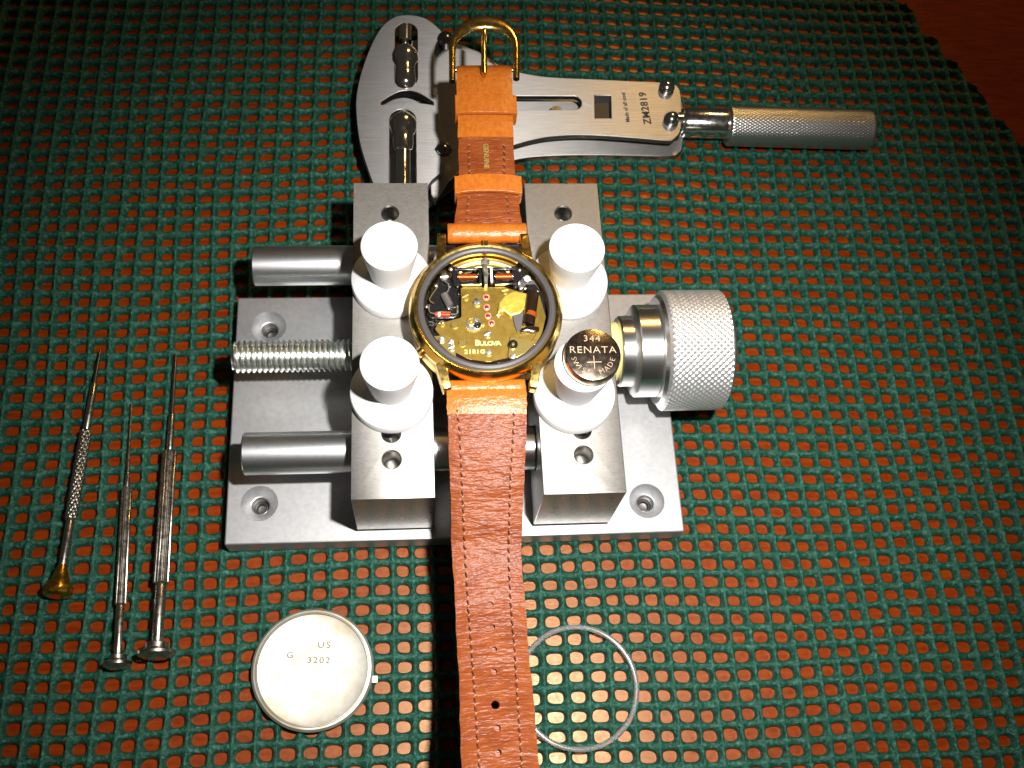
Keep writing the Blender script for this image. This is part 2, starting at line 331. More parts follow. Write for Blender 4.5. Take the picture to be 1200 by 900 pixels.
# screw knob
kn = empty('screw_knob', (4.43,TY,RZ)); reparent(kn, holder)
def K(name, prof, m, n=72):
    o = MB().lathe([(r,h) for r,h in prof], (4.43,TY,RZ), (1,0,0), n).build(name, m, None, (4.43,TY,RZ)); reparent(o, kn); return o
K('washer', [(0.66,0.02),(0.7,0.05),(0.7,0.05),(0.7,0.27),(0.7,0.27),(0.66,0.3)], 'brasswasher')
K('collar', [(0.8,0.30),(0.84,0.34),(0.84,0.34),(0.84,0.62),(0.84,0.62),(1.06,0.66),(1.1,0.70),(1.1,0.70),(1.1,1.2),(1.1,1.2),(1.0,1.22)], 'alu')
KR, KX0, KX1 = 1.42, 5.72, 7.22
P = []; n = 620; nd = 124; NX = 104
for i in range(NX+1):
    x = KX0 + (KX1-KX0)*i/NX; row = []
    for k in range(n):
        u = k/n*nd; v = (x-KX0)/0.076
        a = abs(((u*0.5+v*0.5) % 1)*2-1); b = abs(((u*0.5-v*0.5) % 1)*2-1)
        e = min(1, min(x-KX0, KX1-x)/0.06+0.0)
        r = KR - 0.075*(1-e) + 0.032*(1-max(a,b)*1.0)*e - 0.01
        t = 2*math.pi*k/n; row.append((x, TY+r*math.cos(t), RZ+r*math.sin(t)))
    P.append(row)
o = MB().grid(P).build('knurled_grip','knurl',None,(KX0,TY,RZ)); reparent(o, kn)
o = MB().lathe([(1.05,KX0-0.08),(1.27,KX0-0.08),(1.27,KX0-0.08),(1.335,KX0),(1.335,KX0),(1.335,KX1),(1.335,KX1),(1.28,KX1+.05)],(0,TY,RZ),(1,0,0),96).build('knob_core','alu',None,(KX0,TY,RZ)); reparent(o, kn)

# ---------------------------------------------------------------- wristwatch
WC = Vector((1.512, 10.5, 4.28)); WZ = 4.28
watch = thing('wristwatch', (WC.x, WC.y, 3.5), 'opened gold wristwatch on a tan leather strap, movement facing up', 'wristwatch')
KU = 1.43/355.0
def W(u, v, z=0): return Vector((WC.x+(u-390)*KU, WC.y-(v-446)*KU/0.905, WZ+z))
RC = 1.43
case = MB()
case.ring([(1.17,-0.04),(1.175,0.0),(1.30,0.0),(1.33,0.02),(1.36,0.02),(1.385,-0.02),(1.44,-0.09),(1.45,-0.2),(1.40,-0.3),(1.43,-0.62),(1.3,-0.78),(1.17,-0.78)], (WC.x,WC.y,WZ), n=120)
cs = case.build('case','gold',None,(WC.x,WC.y,WZ-.5)); reparent(cs, watch)
# lugs
def lug(base, tip, w0, w1):
    b = Vector(base); t = Vector(tip); d = (t-b); d.z = 0; d.normalize(); s = Vector((-d.y,d.x,0))
    m = MB(); rows = []
    for f, w_, zt, zb in ((0,w0,0,-.34),(0.35,w0*.9,0.0,-.36),(0.75,w1*1.05,-.0,-.34),(0.95,w1,-.02,-.28),(1.0,w1*.8,-.06,-.22)):
        c = b.lerp(t, f); rows.append([c+s*w_/2+Vector((0,0,zt)), c-s*w_/2+Vector((0,0,zt)), c-s*w_/2+Vector((0,0,zb)), c+s*w_/2+Vector((0,0,zb))])
    m.grid(rows, smooth=False); m.add(rows[0],[(0,1,2,3)]); m.add(rows[-1],[(0,1,2,3)])
    o = m.build('lug','gold',None,base,bevel=0.015); reparent(o, cs)
for (ub,vb,ut,vt) in ((185,205,193,66),(598,205,590,66),(172,690,200,806),(612,690,586,806)):
    lug(W(ub,vb,-.06), W(ut,vt,-.10), 0.2, 0.16)
o = MB().box(W(376,150,-.02),W(388,128,.04)).box(W(392,150,-.02),W(410,128,.04)).build('case_tab','gold',None,W(390,140)); reparent(o, cs)
o = MB().cyl(W(92,618,-.2),W(68,640,-.2),0.09,16,.02).build('crown_button','gold',None,W(85,630)); reparent(o, cs)
g = MB().ring([(1.165,0.0),(1.18,0.045),(1.22,0.062),(1.27,0.05),(1.30,0.0),(1.30,-0.03),(1.165,-0.03)], (WC.x,WC.y,WZ), n=120).build('gasket','gasket',None,(WC.x,WC.y,WZ-.5)); reparent(g, watch)
mv = MB().cyl((WC.x,WC.y,WZ-.6),(WC.x,WC.y,WZ-.3),1.172,80).build('movement_base','black',None,(WC.x,WC.y,WZ-.5)); reparent(mv, watch)
def inside(u, v):
    p = W(u,v); d = Vector((p.x-WC.x,p.y-WC.y)); r = d.length
    if r > 1.14: d *= 1.14/r
    return (WC.x+d.x, WC.y+d.y)
def mpoly(name, pts, z0, z1, m, bevel=.008):
    o = MB().prism([inside(*p) for p in pts], WZ+z0, WZ+z1).build(name, m, None, (*inside(*pts[0]),WZ+z0), bevel=bevel); return reparent(o, mv)
def arc(c, r, a0, a1, n=10): return [(c[0]+r*math.cos(math.radians(a0+(a1-a0)*i/n)), c[1]+0.905*r*math.sin(math.radians(a0+(a1-a0)*i/n))) for i in range(n+1)]
C0 = (390,446)
mpoly('bridge_plate', [(275,340),(285,333),(480,333),(560,360),(600,440),(615,560),(560,640),(500,668)] + arc(C0,262,62,125,10) + [(190,585),(150,530),(160,505),(268,478),(273,470)], -.3, -.13, 'movement')
mpoly('side_plate', [(600,330),(650,370),(672,470),(655,560),(600,640),(560,600),(600,480)], -.3,-.2,'movement')
mpoly('top_bridge', arc(C0,285,-122,-58,14)+arc(C0,232,-60,-120,12), -.3, -.14, 'gilt_light')
mpoly('top_spring', arc(C0,262,-122,-58,14)+arc(C0,252,-58,-122,14), -.14, -.10, 'steel')
mpoly('lower_left_plate', [(143,568),(205,562),(240,600),(240,668),(215,650),(175,610)], -.13,-.07,'gilt_light')
mpoly('lower_right_plate', [(488,600),(496,574),(560,590),(608,602),(606,622),(560,660),(498,690),(480,668)], -.13,-.06,'gilt_light')
mpoly('silver_strip', [(325,697),(392,706),(460,698),(460,708),(392,717),(325,708)], -.14,-.07,'whitepart')
mpoly('dark_strip', [(240,640),(300,672),(392,686),(480,668),(484,684),(392,700),(300,690),(242,662)], -.16,-.10,'coildark')
mpoly('cell_cover', [(440,470),(450,415),(480,380),(520,362),(595,375),(600,392),(590,430),(545,470),(500,480),(470,455)], -.13,-.05,'cover', .03)
mpoly('grey_shadow', [(510,470),(560,440),(565,470),(548,540),(530,555),(518,520)], -.12,-.07,'cap')  # grey shadow beside the cover, painted as a thin flat piece
def mcyl(name, a, b, r, m, za=-.05, zb=None, n=20, par=None):
    zb = za if zb is None else zb
    o = MB().cyl(W(*a,za),W(*b,zb),r,n,bev=min(.01,r*.3)).build(name,m,None,W(*a,za)); return reparent(o, par or mv)
# coil frame on top of the bridge: two red coils
for (u0,u1) in ((262,352),(438,520)):
    mcyl('coil',(u0,291),(u1,291),.062,'copper',-.08)
    mpoly('coil_frame',[(u0-12,250),(u1+22,250),(u1+22,259),(u0-12,259)],-.14,-.04,'chrome')
    mpoly('coil_frame',[(u0-2,322),(u1+18,322),(u1+18,331),(u0-2,331)],-.14,-.04,'chrome')
    mcyl('coil_end',(u0-3,291),(u0+3,291),.075,'darksteel',-.08); mcyl('coil_end',(u1-3,291),(u1+3,291),.075,'chrome',-.08)
mpoly('coil_post',[(362,255),(374,250),(374,330),(362,330)],-.14,-.02,'chrome')
mpoly('coil_post',[(380,235),(403,235),(406,285),(400,338),(386,338),(384,285)],-.14,-.01,'zinc')
mpoly('coil_post',[(414,255),(428,255),(428,325),(414,325)],-.14,-.02,'steel')
mpoly('circuit_block',[(238,235),(268,245),(272,330),(262,345),(240,330),(235,280)],-.3,-.06,'black',.03)
mpoly('circuit_block',[(520,240),(548,240),(560,300),(540,350),(520,345)],-.3,-.05,'black',.03)
mpoly('circuit_block',[(132,330),(175,270),(235,300),(262,345),(262,468),(240,478),(130,478),(112,455)],-.3,-.15,'black',.03)
mpoly('circuit_block',[(548,350),(600,340),(640,380),(650,350),(625,300),(575,280),(552,310)],-.3,-.12,'cap',.03)
for (u,v,r) in ((232,249,.05),(557,256,.045),(160,328,.045),(215,437,.035),(222,333,.03),(550,320,.07),(578,345,.05),(642,358,.035),(185,505,.05),(113,428,.03)):
    o = MB().lathe([(r,0),(r*.95,r*.4),(r*.6,r*.8),(0.0,r)], W(u,v,-.12), (0,0,1), 14).build('solder_joint','zinc',None,W(u,v,-.12)); reparent(o, mv)
mcyl('capacitor',(195,372),(222,430),.075,'cap',-.07,-.07)
mcyl('resistor',(150,467),(222,470),.045,'redpart',-.08,-.08)
mcyl('resistor_band',(163,467),(178,468),.05,'whitepart',-.08,-.08)
def mwire(pts, r, m='zinc', z=-.06):
    o = MB().tube([W(*p,z) for p in pts], r, 6).build('wire', m, None, W(*pts[0],z)); reparent(o, mv)
mwire([(168,337),(155,355),(137,380),(127,398),(133,410),(147,418)], .012,'gilt_light')
mwire([(203,305),(206,318),(218,325),(219,350),(212,365),(195,370)], .018)
mwire([(225,470),(248,470),(256,462),(256,430)], .017); mwire([(250,438),(215,437)], .014)
mwire([(150,467),(130,462),(124,450),(124,425)], .017); mwire([(113,428),(130,428)], .017); mwire([(122,503),(142,506),(140,522),(124,518)],.012)
mwire([(150,462),(180,456),(225,460)], .012, 'gilt_light')
def screw(u, v, r, z=-.12, m='zinc', ang=0.7):
    p = W(u,v,z); cut = MB(); c, s = math.cos(ang), math.sin(ang); L_ = r*1.3; t = r*.17
    q = [(p.x+c*a*L_-s*b*t, p.y+s*a*L_+c*b*t) for a,b in ((-1,-1),(1,-1),(1,1),(-1,1))]; cut.prism(q, p.z+r*.35, p.z+2*r)
    o = MB().lathe([(r,0),(r,r*.45),(r,r*.45),(r*.82,r*.7),(0,r*.78)], p, (0,0,1), 20).build('screw', m, None, p, cuts=[cut]); reparent(o, mv)
for a in ((200,293,.08,-.1,'zinc',.1),(396,215,.085,-.12,'zinc',.9),(590,305,.08,-.1,'steel',-.4),(297,382,.07,-.13,'gilt_light',.5),(350,408,.085,-.13,'zinc',1.2),(392,560,.068,-.13,'zinc',.5),(393,643,.068,-.13,'zinc',1.1),
          (183,506,.06,-.13,'gilt_light',.2),(178,588,.06,-.07,'steel',1.4),(222,600,.055,-.07,'steel',.5),(224,625,.06,-.07,'zinc',.4),(503,671,.06,-.06,'zinc',.7),(484,356,.06,-.13,'gilt_light',.2),(446,472,.035,-.13,'zinc',0),(617,602,.04,-.2,'zinc',0)): screw(*a)
for (u,v) in ((241,512),(274,597)):
    o = MB().lathe([(.078,0),(.078,.03),(.06,.045),(0,.045)],W(u,v,-.13),(0,0,1),24).build('rivet','gilt_light',None,W(u,v,-.13)); reparent(o, mv)
for (u,v) in ((393,385),(393,432),(397,473),(412,507)):
    rr = MB().ring([(.04,0),(.062,0),(.066,.02),(.04,.025)],W(u,v,-.13),n=24).build('jewel','rubyrim',None,W(u,v,-.13)); reparent(rr, mv)
    o = MB().lathe([(.043,0),(.043,.015),(.02,.028),(0,.03)],W(u,v,-.13),(0,0,1),20).build('jewel_stone','ruby',None,W(u,v,-.13)); reparent(o, mv)
o = MB().lathe([(.088,0),(.088,.05),(.088,.05),(.05,.05),(.05,.05),(.045,.01),(0,.01)],W(505,616,-.06),(0,0,1),28).build('index_wheel','black',None,W(505,616,-.06)); reparent(o, mv)
o = MB().lathe([(.03,0),(.03,.05),(0,.055)],W(505,616,-.05),(0,0,1),16).build('index_pin','gilt_light',None,W(505,616,-.05)); reparent(o, mv)
# toothed wheels
def wheel(u, v, r, nt_, m, z):
    o = MB().lathe([(r,0),(r,.03),(r,.03),(r*.7,.03),(r*.7,.03),(r*.65,.015),(r*.25,.015),(r*.2,.05),(0,.05)],W(u,v,z),(0,0,1),nt_*4, rmod=lambda k,n:1.0 if k%4<2 else .9).build('toothed_wheel',m,None,W(u,v,z)); reparent(o, mv)
wheel(328,512,.15,20,'zinc',-.12); wheel(318,500,.08,12,'gilt_light',-.09); wheel(345,522,.07,10,'chrome',-.09)
mpoly('wheel_cock',[(370,505),(384,515),(376,522),(358,520)],-.13,-.09,'gilt_light')
# dark coil on the right
mcyl('dark_coil',(612,375),(582,525),.115,'coildark',-.02,-.02,24)
mcyl('coil_band',(596,470),(590,492),.12,'amber',-.02,-.02,24)
mpoly('coil_foot',[(548,540),(590,528),(632,536),(630,552),(600,560),(575,552),(545,560)],-.13,-.02,'coildark',.02)
mpoly('coil_head',[(575,335),(625,335),(650,372),(600,385)],-.13,.0,'black',.03)
tx = MB()
put_text(tx,'B',0.155,W(343,597,-.125),0,1.15,ext=.004,bold=.004); 
for i,ch in enumerate('ULOVA'): put_text(tx,ch,0.12,W(364+i*19,600,-.125),0,1.15,ext=.004,bold=.004)
reparent(tx.build('engraved_lettering','gilt_print',None,W(390,600,-.125)), mv); tx = MB()
put_text(tx,'2181G',0.11,W(329,637,-.125),0,1.2,ext=.004,bold=.003,spacing=1.1)
reparent(tx.build('engraved_lettering','gilt_print',None,W(390,637,-.125)), mv)

HS = 1.152
for o_ in (cs, g, mv): o_.scale = (HS,HS,HS)
# strap ------------------------------------------------------------
def catmull(rows, n):
    out = []
    for i in range(len(rows)-1):
        p0,p1,p2,p3 = rows[max(i-1,0)],rows[i],rows[i+1],rows[min(i+2,len(rows)-1)]
        for s in range(n):
            t = s/n
            out.append(tuple(0.5*((2*b)+(-a+c)*t+(2*a-5*b+4*c-d)*t*t+(-a+3*b-3*c+d)*t**3) for a,b,c,d in zip(p0,p1,p2,p3)))
    out.append(tuple(rows[-1])); return out
def ribbon(rows, th, name, m, parent, n=8, wav=0.012, cuts=None, crown=0.03, seed=0):
    """rows: (left px, right px, py, z of the upper face) measured across the strap"""
    R_ = []
    for (l,r,y,z) in rows: a = at(l,y,z); b = at(r,y,z); R_.append((a.x,a.y,b.x,b.y,z))
    R_ = catmull(R_, n); P = []; NS = 9
    for q, (ax,ay,bx,by,z) in enumerate(R_):
        up = []; dn = []
        for k in range(NS):
            f = k/(NS-1); e = 1-(2*f-1)**6
            x = ax+(bx-ax)*f; y = ay+(by-ay)*f
            if k in (0, NS-1): x += (0.006*math.sin(q*.37+seed*3+k)+.005*math.sin(q*1.13+k)+.008*(random.random()-.5))*(1 if k else -1)
            zz = z + crown*(e-1) + wav*math.sin(y*5.1+f*1.7+seed)*e*.6 + wav*.7*math.sin(y*9.7-f*2.3+seed)*e
            up.append((x,y,zz)); dn.append((x,y,z-th+crown*(1-e)))
        P.append(up+dn[::-1])
    m_ = MB().grid(P); k = len(P[0]); m_.add(P[0],[tuple(range(k))]); m_.add(P[-1],[tuple(reversed(range(k)))])
    c = at((rows[0][0]+rows[0][1])/2, rows[0][2], rows[0][3])
    o = m_.build(name, m, None, c, cuts=cuts); return reparent(o, parent)
long_rows = [(524,617,478,4.10),(525.5,617,500,4.02),(527.5,615,560,3.66),(528.5,612.5,600,3.35),(530,611.5,650,3.02),(533,615,700,2.98),(535.5,619,750,3.14),(538,623.5,800,3.42),(539.5,628,850,3.78),(541,633,905,4.15),(543,638,960,4.5)]
zs = lambda y: float(np.interp(y,[r[2] for r in long_rows],[r[3] for r in long_rows]))
cuts = []
for (px,py,real) in ((575,708,0),(577,735,0),(579,761,0),(579,787,0),(580.5,826,1),(583,853,0),(584,882,0)):
    p = at(px,py,zs(py)); cuts.append(MB().cyl((p.x,p.y,p.z-(.6 if real else .13)),(p.x,p.y,p.z+.3),.085 if real else .062,14))
ls = ribbon(long_rows, 0.26, 'long_strap', 'lining', watch, 8, cuts=cuts, seed=1)
# orange leather roll at the lug, folded round the spring bar
def roll(y0, y1, l, r, z, name, parent, tail=None, th=.3):
    a = at(l,y0,z); b = at(r,y0,z); c = at(l,y1,z); P = []; rad = abs(a.y-c.y)/2; cyy = (a.y+c.y)/2
    m_ = MB(); prof = []
    for k in range(28): t = 2*math.pi*k/28; prof.append((cyy+rad*math.cos(t), z-rad*.85+rad*.85*math.sin(t)))
    xs = [a.x-.0,a.x+.02]+[a.x+(b.x-a.x)*i/12 for i in range(1,12)]+[b.x-.02,b.x]
    for i,x in enumerate(xs):
        s = .93 if i in (0,len(xs)-1) else 1
        P.append([(x, cyy+(py-cyy)*s, z-rad*.85+(pz-z+rad*.85)*s+.008*math.sin(x*13)) for py,pz in prof])
    m_.grid(P); m_.add(P[0],[tuple(range(28))]); m_.add(P[-1],[tuple(reversed(range(28)))])
    return reparent(m_.build(name,'tan',None,(a.x,cyy,z-rad*.85)), parent)
tag(roll(461,443,523.5,616.5,4.17,'lug_roll',ls), None)
ribbon([(523,617,452,4.14),(523.5,617.2,462,4.165),(524,617.5,475,4.135),(524.5,617.5,485,4.095)],0.06,'folded_end','tan',ls,6,wav=.006,seed=3)
short_rows = [(531,613,270,4.0),(533.5,611,255,4.0),(536,607.5,232,3.95),(538,604,205,3.9),(537.5,602.5,180,3.85),(537,601.5,150,3.82),(536,600.5,110,3.8),(535.5,600,84,3.8)]
ss = ribbon(short_rows, 0.22, 'short_strap', 'lining', watch, 6, wav=.005, seed=2)
roll(279,257.5,525,618,4.2,'lug_roll',ss)
ribbon([(536.8,601.8,160,3.87),(536,601,135,3.89),(535.5,600.5,105,3.88),(535.2,600,86,3.86),(535,600,79,3.78),(535,600,76.5,3.62)],0.07,'folded_end','tan',ss,6,wav=.006,seed=3)
def keeper(y0, y1, l, r, z, bow):
    rows=[]; m_=MB(); P=[]
    for py in (y0,(y0+y1)/2,y1):
        a=at(l,py,z); b=at(r,py,z); row=[]
        for k in range(13): f=k/12; row.append((a.x+(b.x-a.x)*f, a.y+(b.y-a.y)*f - bow*(1-(2*f-1)**2)*-1, z+.05*(1-(2*f-1)**4)-.02+(.012 if py==(y0+y1)/2 else 0)))
        row += [(x,y,zz-.09) for x,y,zz in row[::-1]]; P.append(row)
    m_.grid(P); k=len(P[0]); m_.add(P[0],[tuple(range(k))]); m_.add(P[-1],[tuple(reversed(range(k)))])
    a=at(l,y0,z);b=at(r,y0,z);c=at(l,y1,z)
    m_.box((a.x-.01,c.y,z-.42),(a.x+.08,a.y,z-.0)); m_.box((b.x-.08,c.y,z-.42),(b.x+.01,a.y,z-.0)); m_.box((a.x,c.y,z-.48),(b.x,a.y,z-.40))
    reparent(m_.build('strap_loop','tan',None,a,bevel=.012), ss)
keeper(206,226,533,610.5,4.05,.05); keeper(111,132,533.5,604.5,4.02,.0)
# stitches
def stitches(segs, parent, step, skip=None, shift=0):
    dk = MB(); lt = MB()
    for (pts, sgn) in segs:
        Q = [at(px,py,z) for px,py,z in pts]; L_ = 0; d = [0]
        for a,b in zip(Q,Q[1:]): L_ += (b-a).length; d.append(L_)
        s = 0.05
        while s < L_-0.1:
            def pos(t): return Vector([float(np.interp(t,d,[q[i] for q in Q])) for i in range(3)])
            a = pos(s); b = pos(s+step*.55); ang = .055*sgn
            dk.tube([a+Vector((-ang*.3,0,-.008)), (a+b)/2+Vector((0,0,.012)), b+Vector((ang*.3,0,-.008))], [.01,.019,.01], 6)
            c = pos(s+step*.62); lt.tube([c+Vector((ang*.4,0,-.004)),c+Vector((-ang*.2,-step*.2,.006))],[.012,.008],5)
            s += step
    reparent(tag(dk.build('stitching','thread',None,Q[0]),kind='stuff'), parent); reparent(tag(lt.build('stitch_holes','threadlight',None,Q[0]),kind='stuff'), parent)
off=.015
stitches([([(535,476,4.115)]+[(x,y,zs(y)+off) for x,y in ((538,500),(541,560),(542.5,600),(545,650),(548,700),(552.5,760),(556,810),(559,860),(562,905))],1),
          ([(602,480,4.1)]+[(x,y,zs(y)+off) for x,y in ((602,500),(598,560),(597,600),(596,650),(598,700),(603,760),(606,810),(609,860),(612,905))],1)], ls, 0.19)
stitches([([(546,262,4.0),(549,232,3.96),(550,203,3.91),(549,163,3.85)],1),([(598,262,4.0),(594,232,3.96),(591,203,3.91),(591,163,3.85)],-1)], ss, .19)
tx = MB(); p = at(569.5,183,3.885); put_text(tx,'GENUINE',0.165,p,-math.pi/2,1,ext=.004,bold=.004)
reparent(tx.build('gold_lettering','goldfoil',None,p), ss)
# buckle
bk = empty('buckle', at(568,70,3.8)); reparent(bk, watch)
ZK = 3.75
pa = [(530,96),(530,80),(530,60),(532,50),(538,42),(548,34.5),(558,31),(568,30),(579,31),(589,34.5),(598,41),(603.5,50),(605,60),(605,80),(605,93)]
wid = [.08,.08,.085,.1,.14,.18,.20,.205,.20,.18,.14,.1,.085,.08,.08]
mb_ = MB(); P = []; Q = [at(x,y,ZK) for x,y in pa]
for i,q in enumerate(Q):
    t = (Q[min(i+1,len(Q)-1)]-Q[max(i-1,0)]).normalized(); s = Vector((0,0,1)).cross(t); w_ = wid[i]; lift = .12*math.sin(math.pi*i/(len(Q)-1))
    P.append([q+s*w_*math.cos(a)+Vector((0,0,.075*math.sin(a)+lift)) for a in [2*math.pi*k/12 for k in range(12)]])
mb_.grid(P); mb_.add(P[0],[tuple(range(12))]); mb_.add(P[-1],[tuple(reversed(range(12)))])
reparent(mb_.build('buckle_frame','gold',None,Q[0]), bk)
reparent(MB().cyl(at(529,82,3.68),at(606,82,3.68),.06,16,.01).build('buckle_bar','gold',None,at(529,82,3.68)), bk)
reparent(MB().tube([at(567.5,90,3.9),at(567.5,86,3.98),at(567.3,78,3.97),at(567.2,60,3.93),at(567.3,45,3.95),at(568,36,4.0),at(568.5,33,3.99)],[.04,.07,.075,.07,.065,.06,.04],12).build('buckle_prong','gold',None,at(567,90,3.9)), bk)

# ---------------------------------------------------------------- case opener
opener = thing('case_opener', at(640,130,0), 'steel adjustable case back wrench with knurled handle behind the holder', 'case wrench')
def poly(pts, z): return [tuple(at(x,y,z))[:2] for x,y in pts]
def smoothpoly(pts, z, n=5):
    p = poly(pts,z); q = [p[-1]]+p+[p[0],p[1]]; out = []
    for i in range(1,len(p)+1):
        a,b,c,d = q[i-1],q[i],q[i+1],q[i+2]
        for s in range(n):
            t = s/n; out.append(tuple(0.5*((2*B)+(-A+C_)*t+(2*A-5*B+4*C_-D)*t*t+(-A+3*B-3*C_+D)*t**3) for A,B,C_,D in zip(a,b,c,d)))
    return out
def slotcut(cx, y0, y1, r, z, vert=True):
    # stadium through plate, px coordinates
    a = at(*( (cx,y0) if vert else (y0,cx)), z); b = at(*((cx,y1) if vert else (y1,cx)), z); d = (b-a).normalized(); s = Vector((-d.y,d.x,0)); pts=[]
    a = a + d*r; b = b - d*r
    for k in range(13): t = math.pi*k/12; pts.append(a + s*r*math.cos(t) - d*r*math.sin(t))
    for k in range(13): t = math.pi*k/12; pts.append(b - s*r*math.cos(t) + d*r*math.sin(t))
    return MB().prism([(p.x,p.y) for p in pts], z-.6, z+.3)
def ring_poly(p): return p
zh = 1.02
head = [(475,17.5),(460,21),(446,33),(434,55),(424,82),(418,108),(417,130),(421,165),(430,196),(439,220),(452,248),(480,256),(498,240),(503,216),(519,200),(526,183),(522,165),(517,150),(515,128),(514,112),(508,108),(508,80),(509,62),(512,50),(519,40),(508,28),(494,20)]
lens = []
for k in range(17): t = k/16; lens.append((446+62*t, 120-14*math.sin(math.pi*t)))
for k in range(17): t = 1-k/16; lens.append((446+62*t, 123-3*math.sin(math.pi*t)))
o = MB().prism(smoothpoly(head,zh,4), zh-.2, zh).build('head_plate','steel',None,at(470,120,zh-.2),bevel=.022,
      cuts=[slotcut(476,27,102,.31,zh), slotcut(472,128,232,.35,zh), MB().prism(poly(lens,zh),zh-.6,zh+.2)],angle=50); reparent(o,opener)
zp = .8
hp = [(505,66),(520,58),(538,57),(556,64),(575,73),(592,80),(610,85),(632,89),(655,91),(700,93),(740,95),(768,96)]
hp2 = [(790,99),(796,104),(798.5,115),(799,140),(797,155),(790,163),(783,164.5),(740,161),(692,158),(655,159),(628,163),(600,171),(575,182),(545,196),(525,214),(505,228)]
o = MB().prism(smoothpoly(hp+hp2,zp,3), zp-.17, zp).build('upper_plate','steel',None,at(650,120,zp-.17),bevel=.02,
      cuts=[slotcut(120.5,560,681.5,.235,zp,False), MB().prism(poly([(697,112),(716,112),(716.5,138.5),(697.5,138.5)],zp),zp-.5,zp+.2)],angle=50); reparent(o,opener)
zl = .2
lp = [(455,60),(500,45),(560,60),(610,90),(700,100),(780,104),(797,110),(801,140),(800,172),(795,180),(785,183),(740,182),(692,181.5),(645,182.5),(610,186),(575,196),(545,212),(512,236),(480,262),(450,255),(434,215),(428,150),(435,90)]
o = MB().prism(smoothpoly(lp,zl,3), .02, zl).build('lower_plate','steel',None,at(650,140,0),bevel=.02,angle=50); reparent(o,opener)
for (px,py) in ((522,52),(519.5,175)):
    p = at(px,py,zp if py<60 else zh); 
    o = MB().lathe([(.24,-.1),(.24,.05),(.24,.05),(.2,.14),(.1,.2),(0,.22)],(p.x,p.y,zh-.05),(0,0,1),6 if py>100 else 24).build('bolt','darksteel',None,p); reparent(o,opener)
for (px,py) in ((781.5,102),(787,139)):
    p = at(px,py,zp+.1)
    o = MB().lathe([(.22,-.12),(.22,.02),(.22,.02),(.19,.1),(.1,.17),(0,.19)],p,(0,0,1),28).build('bolt','chrome',None,p); reparent(o,opener)
for (x,y) in ((530,100),(600,150),(650,140),(760,130),(470,180),(450,100)):
    p = at(x,y,.2); o = MB().cyl(p,(p.x,p.y,zp-.17),.15,16).build('spacer','darksteel',None,p); reparent(o,opener)
o = MB().prism(poly([(688,106),(796,110),(797,158),(688,154)],.5),.2,zp-.17).build('handle_socket','window_shade',None,at(765,130,.2),bevel=.03); reparent(o,opener)  # stretched under the plate window, its dark colour paints the shade there
def pinl(prof, cx, name):       # prof: (py, radius px) lathe along the pin
    zc = .98; a = at(cx,prof[0][0],zc); b = at(cx,prof[-1][0],zc); ax = (b-a).normalized(); 
    pr = [(r/46.0,(at(cx,py,zc)-a).length) for py,r in prof]
    o = MB().lathe(pr,a,ax,32,smooth=True).build(name,'chrome',None,a); reparent(o,opener)
pinl([(31,7),(32,8.5),(49,8.5),(49,8.5),(50,3),(62,15.5),(66,17),(72,16.5),(77,13.5),(82,13),(88,13.5),(98,13.5),(103,9),(105,3)],475,'gripping_bit')
pinl([(128,.5),(141,16),(146,17.5),(151,16.5),(158,14.5),(160,13),(166,13.5),(170,13.5),(178,12),(179,10),(232,10)],472.5,'gripping_bit')
# handle
za = .56; h0 = at(797,143.5,za); h1 = at(851,147.5,za); h2 = at(1020,152.5,za); ax = (h2-h1).normalized(); L1=(h1-h0).length; L2=(h2-h1).length
hd = empty('handle', h0); reparent(hd, opener)
reparent(MB().lathe([(.3,-.1),(.3,0.05),(.3,.05),(.40,.06),(.42,.1),(.42,.1),(.42,L1),(.42,L1)],h0,ax,40).build('handle_neck','chrome',None,h0), hd)
P=[]; n=420; NX=150; u_=Vector((0,0,1)); v_=ax.cross(u_)
for i in range(NX+1):
    x=L2*i/NX; row=[]
    for k in range(n):
        u=k/n*84; v=x/.07; a=abs(((u*.5+v*.5)%1)*2-1); b=abs(((u*.5-v*.5)%1)*2-1); e=min(1,min(x,L2-x)/.06)
        r=.545-.05*(1-e)+.014*(1-max(a,b))*e; t=2*math.pi*k/n
        row.append(h1+ax*x+(u_*math.cos(t)+v_*math.sin(t))*r)
    P.append(row)
g_=MB().grid(P); g_.add(P[0],[tuple(range(n))]); g_.add(P[-1],[tuple(range(n))])
M['grip']=mat('fine knurled steel',(0.72,0.70,0.68),metal=1,rough=.3)
reparent(g_.build('handle_grip','grip',None,h1), hd)
tx=MB(); a1=at(760.5,151,zp); a2=at(752,103,zp); ang=math.atan2(a2.y-a1.y,a2.x-a1.x)
put_text(tx,'ZM2819',0.30,(a1+a2)/2+Vector((0,0,.004)),ang,1.0,ext=.003,bold=.006,spacing=1.08)
reparent(tx.build('etched_lettering','ink',None,at(756,130,zp)), opener); tx=MB()
a1=at(737.5,152,zp); a2=at(729,100,zp); ang=math.atan2(a2.y-a1.y,a2.x-a1.x)
put_text(tx,'Made of all steel',0.165,(a1+a2)/2+Vector((0,0,.004)),ang,.93,ext=.003,bold=.002)
reparent(tx.build('etched_lettering','ink',None,at(750,130,zp)), opener)

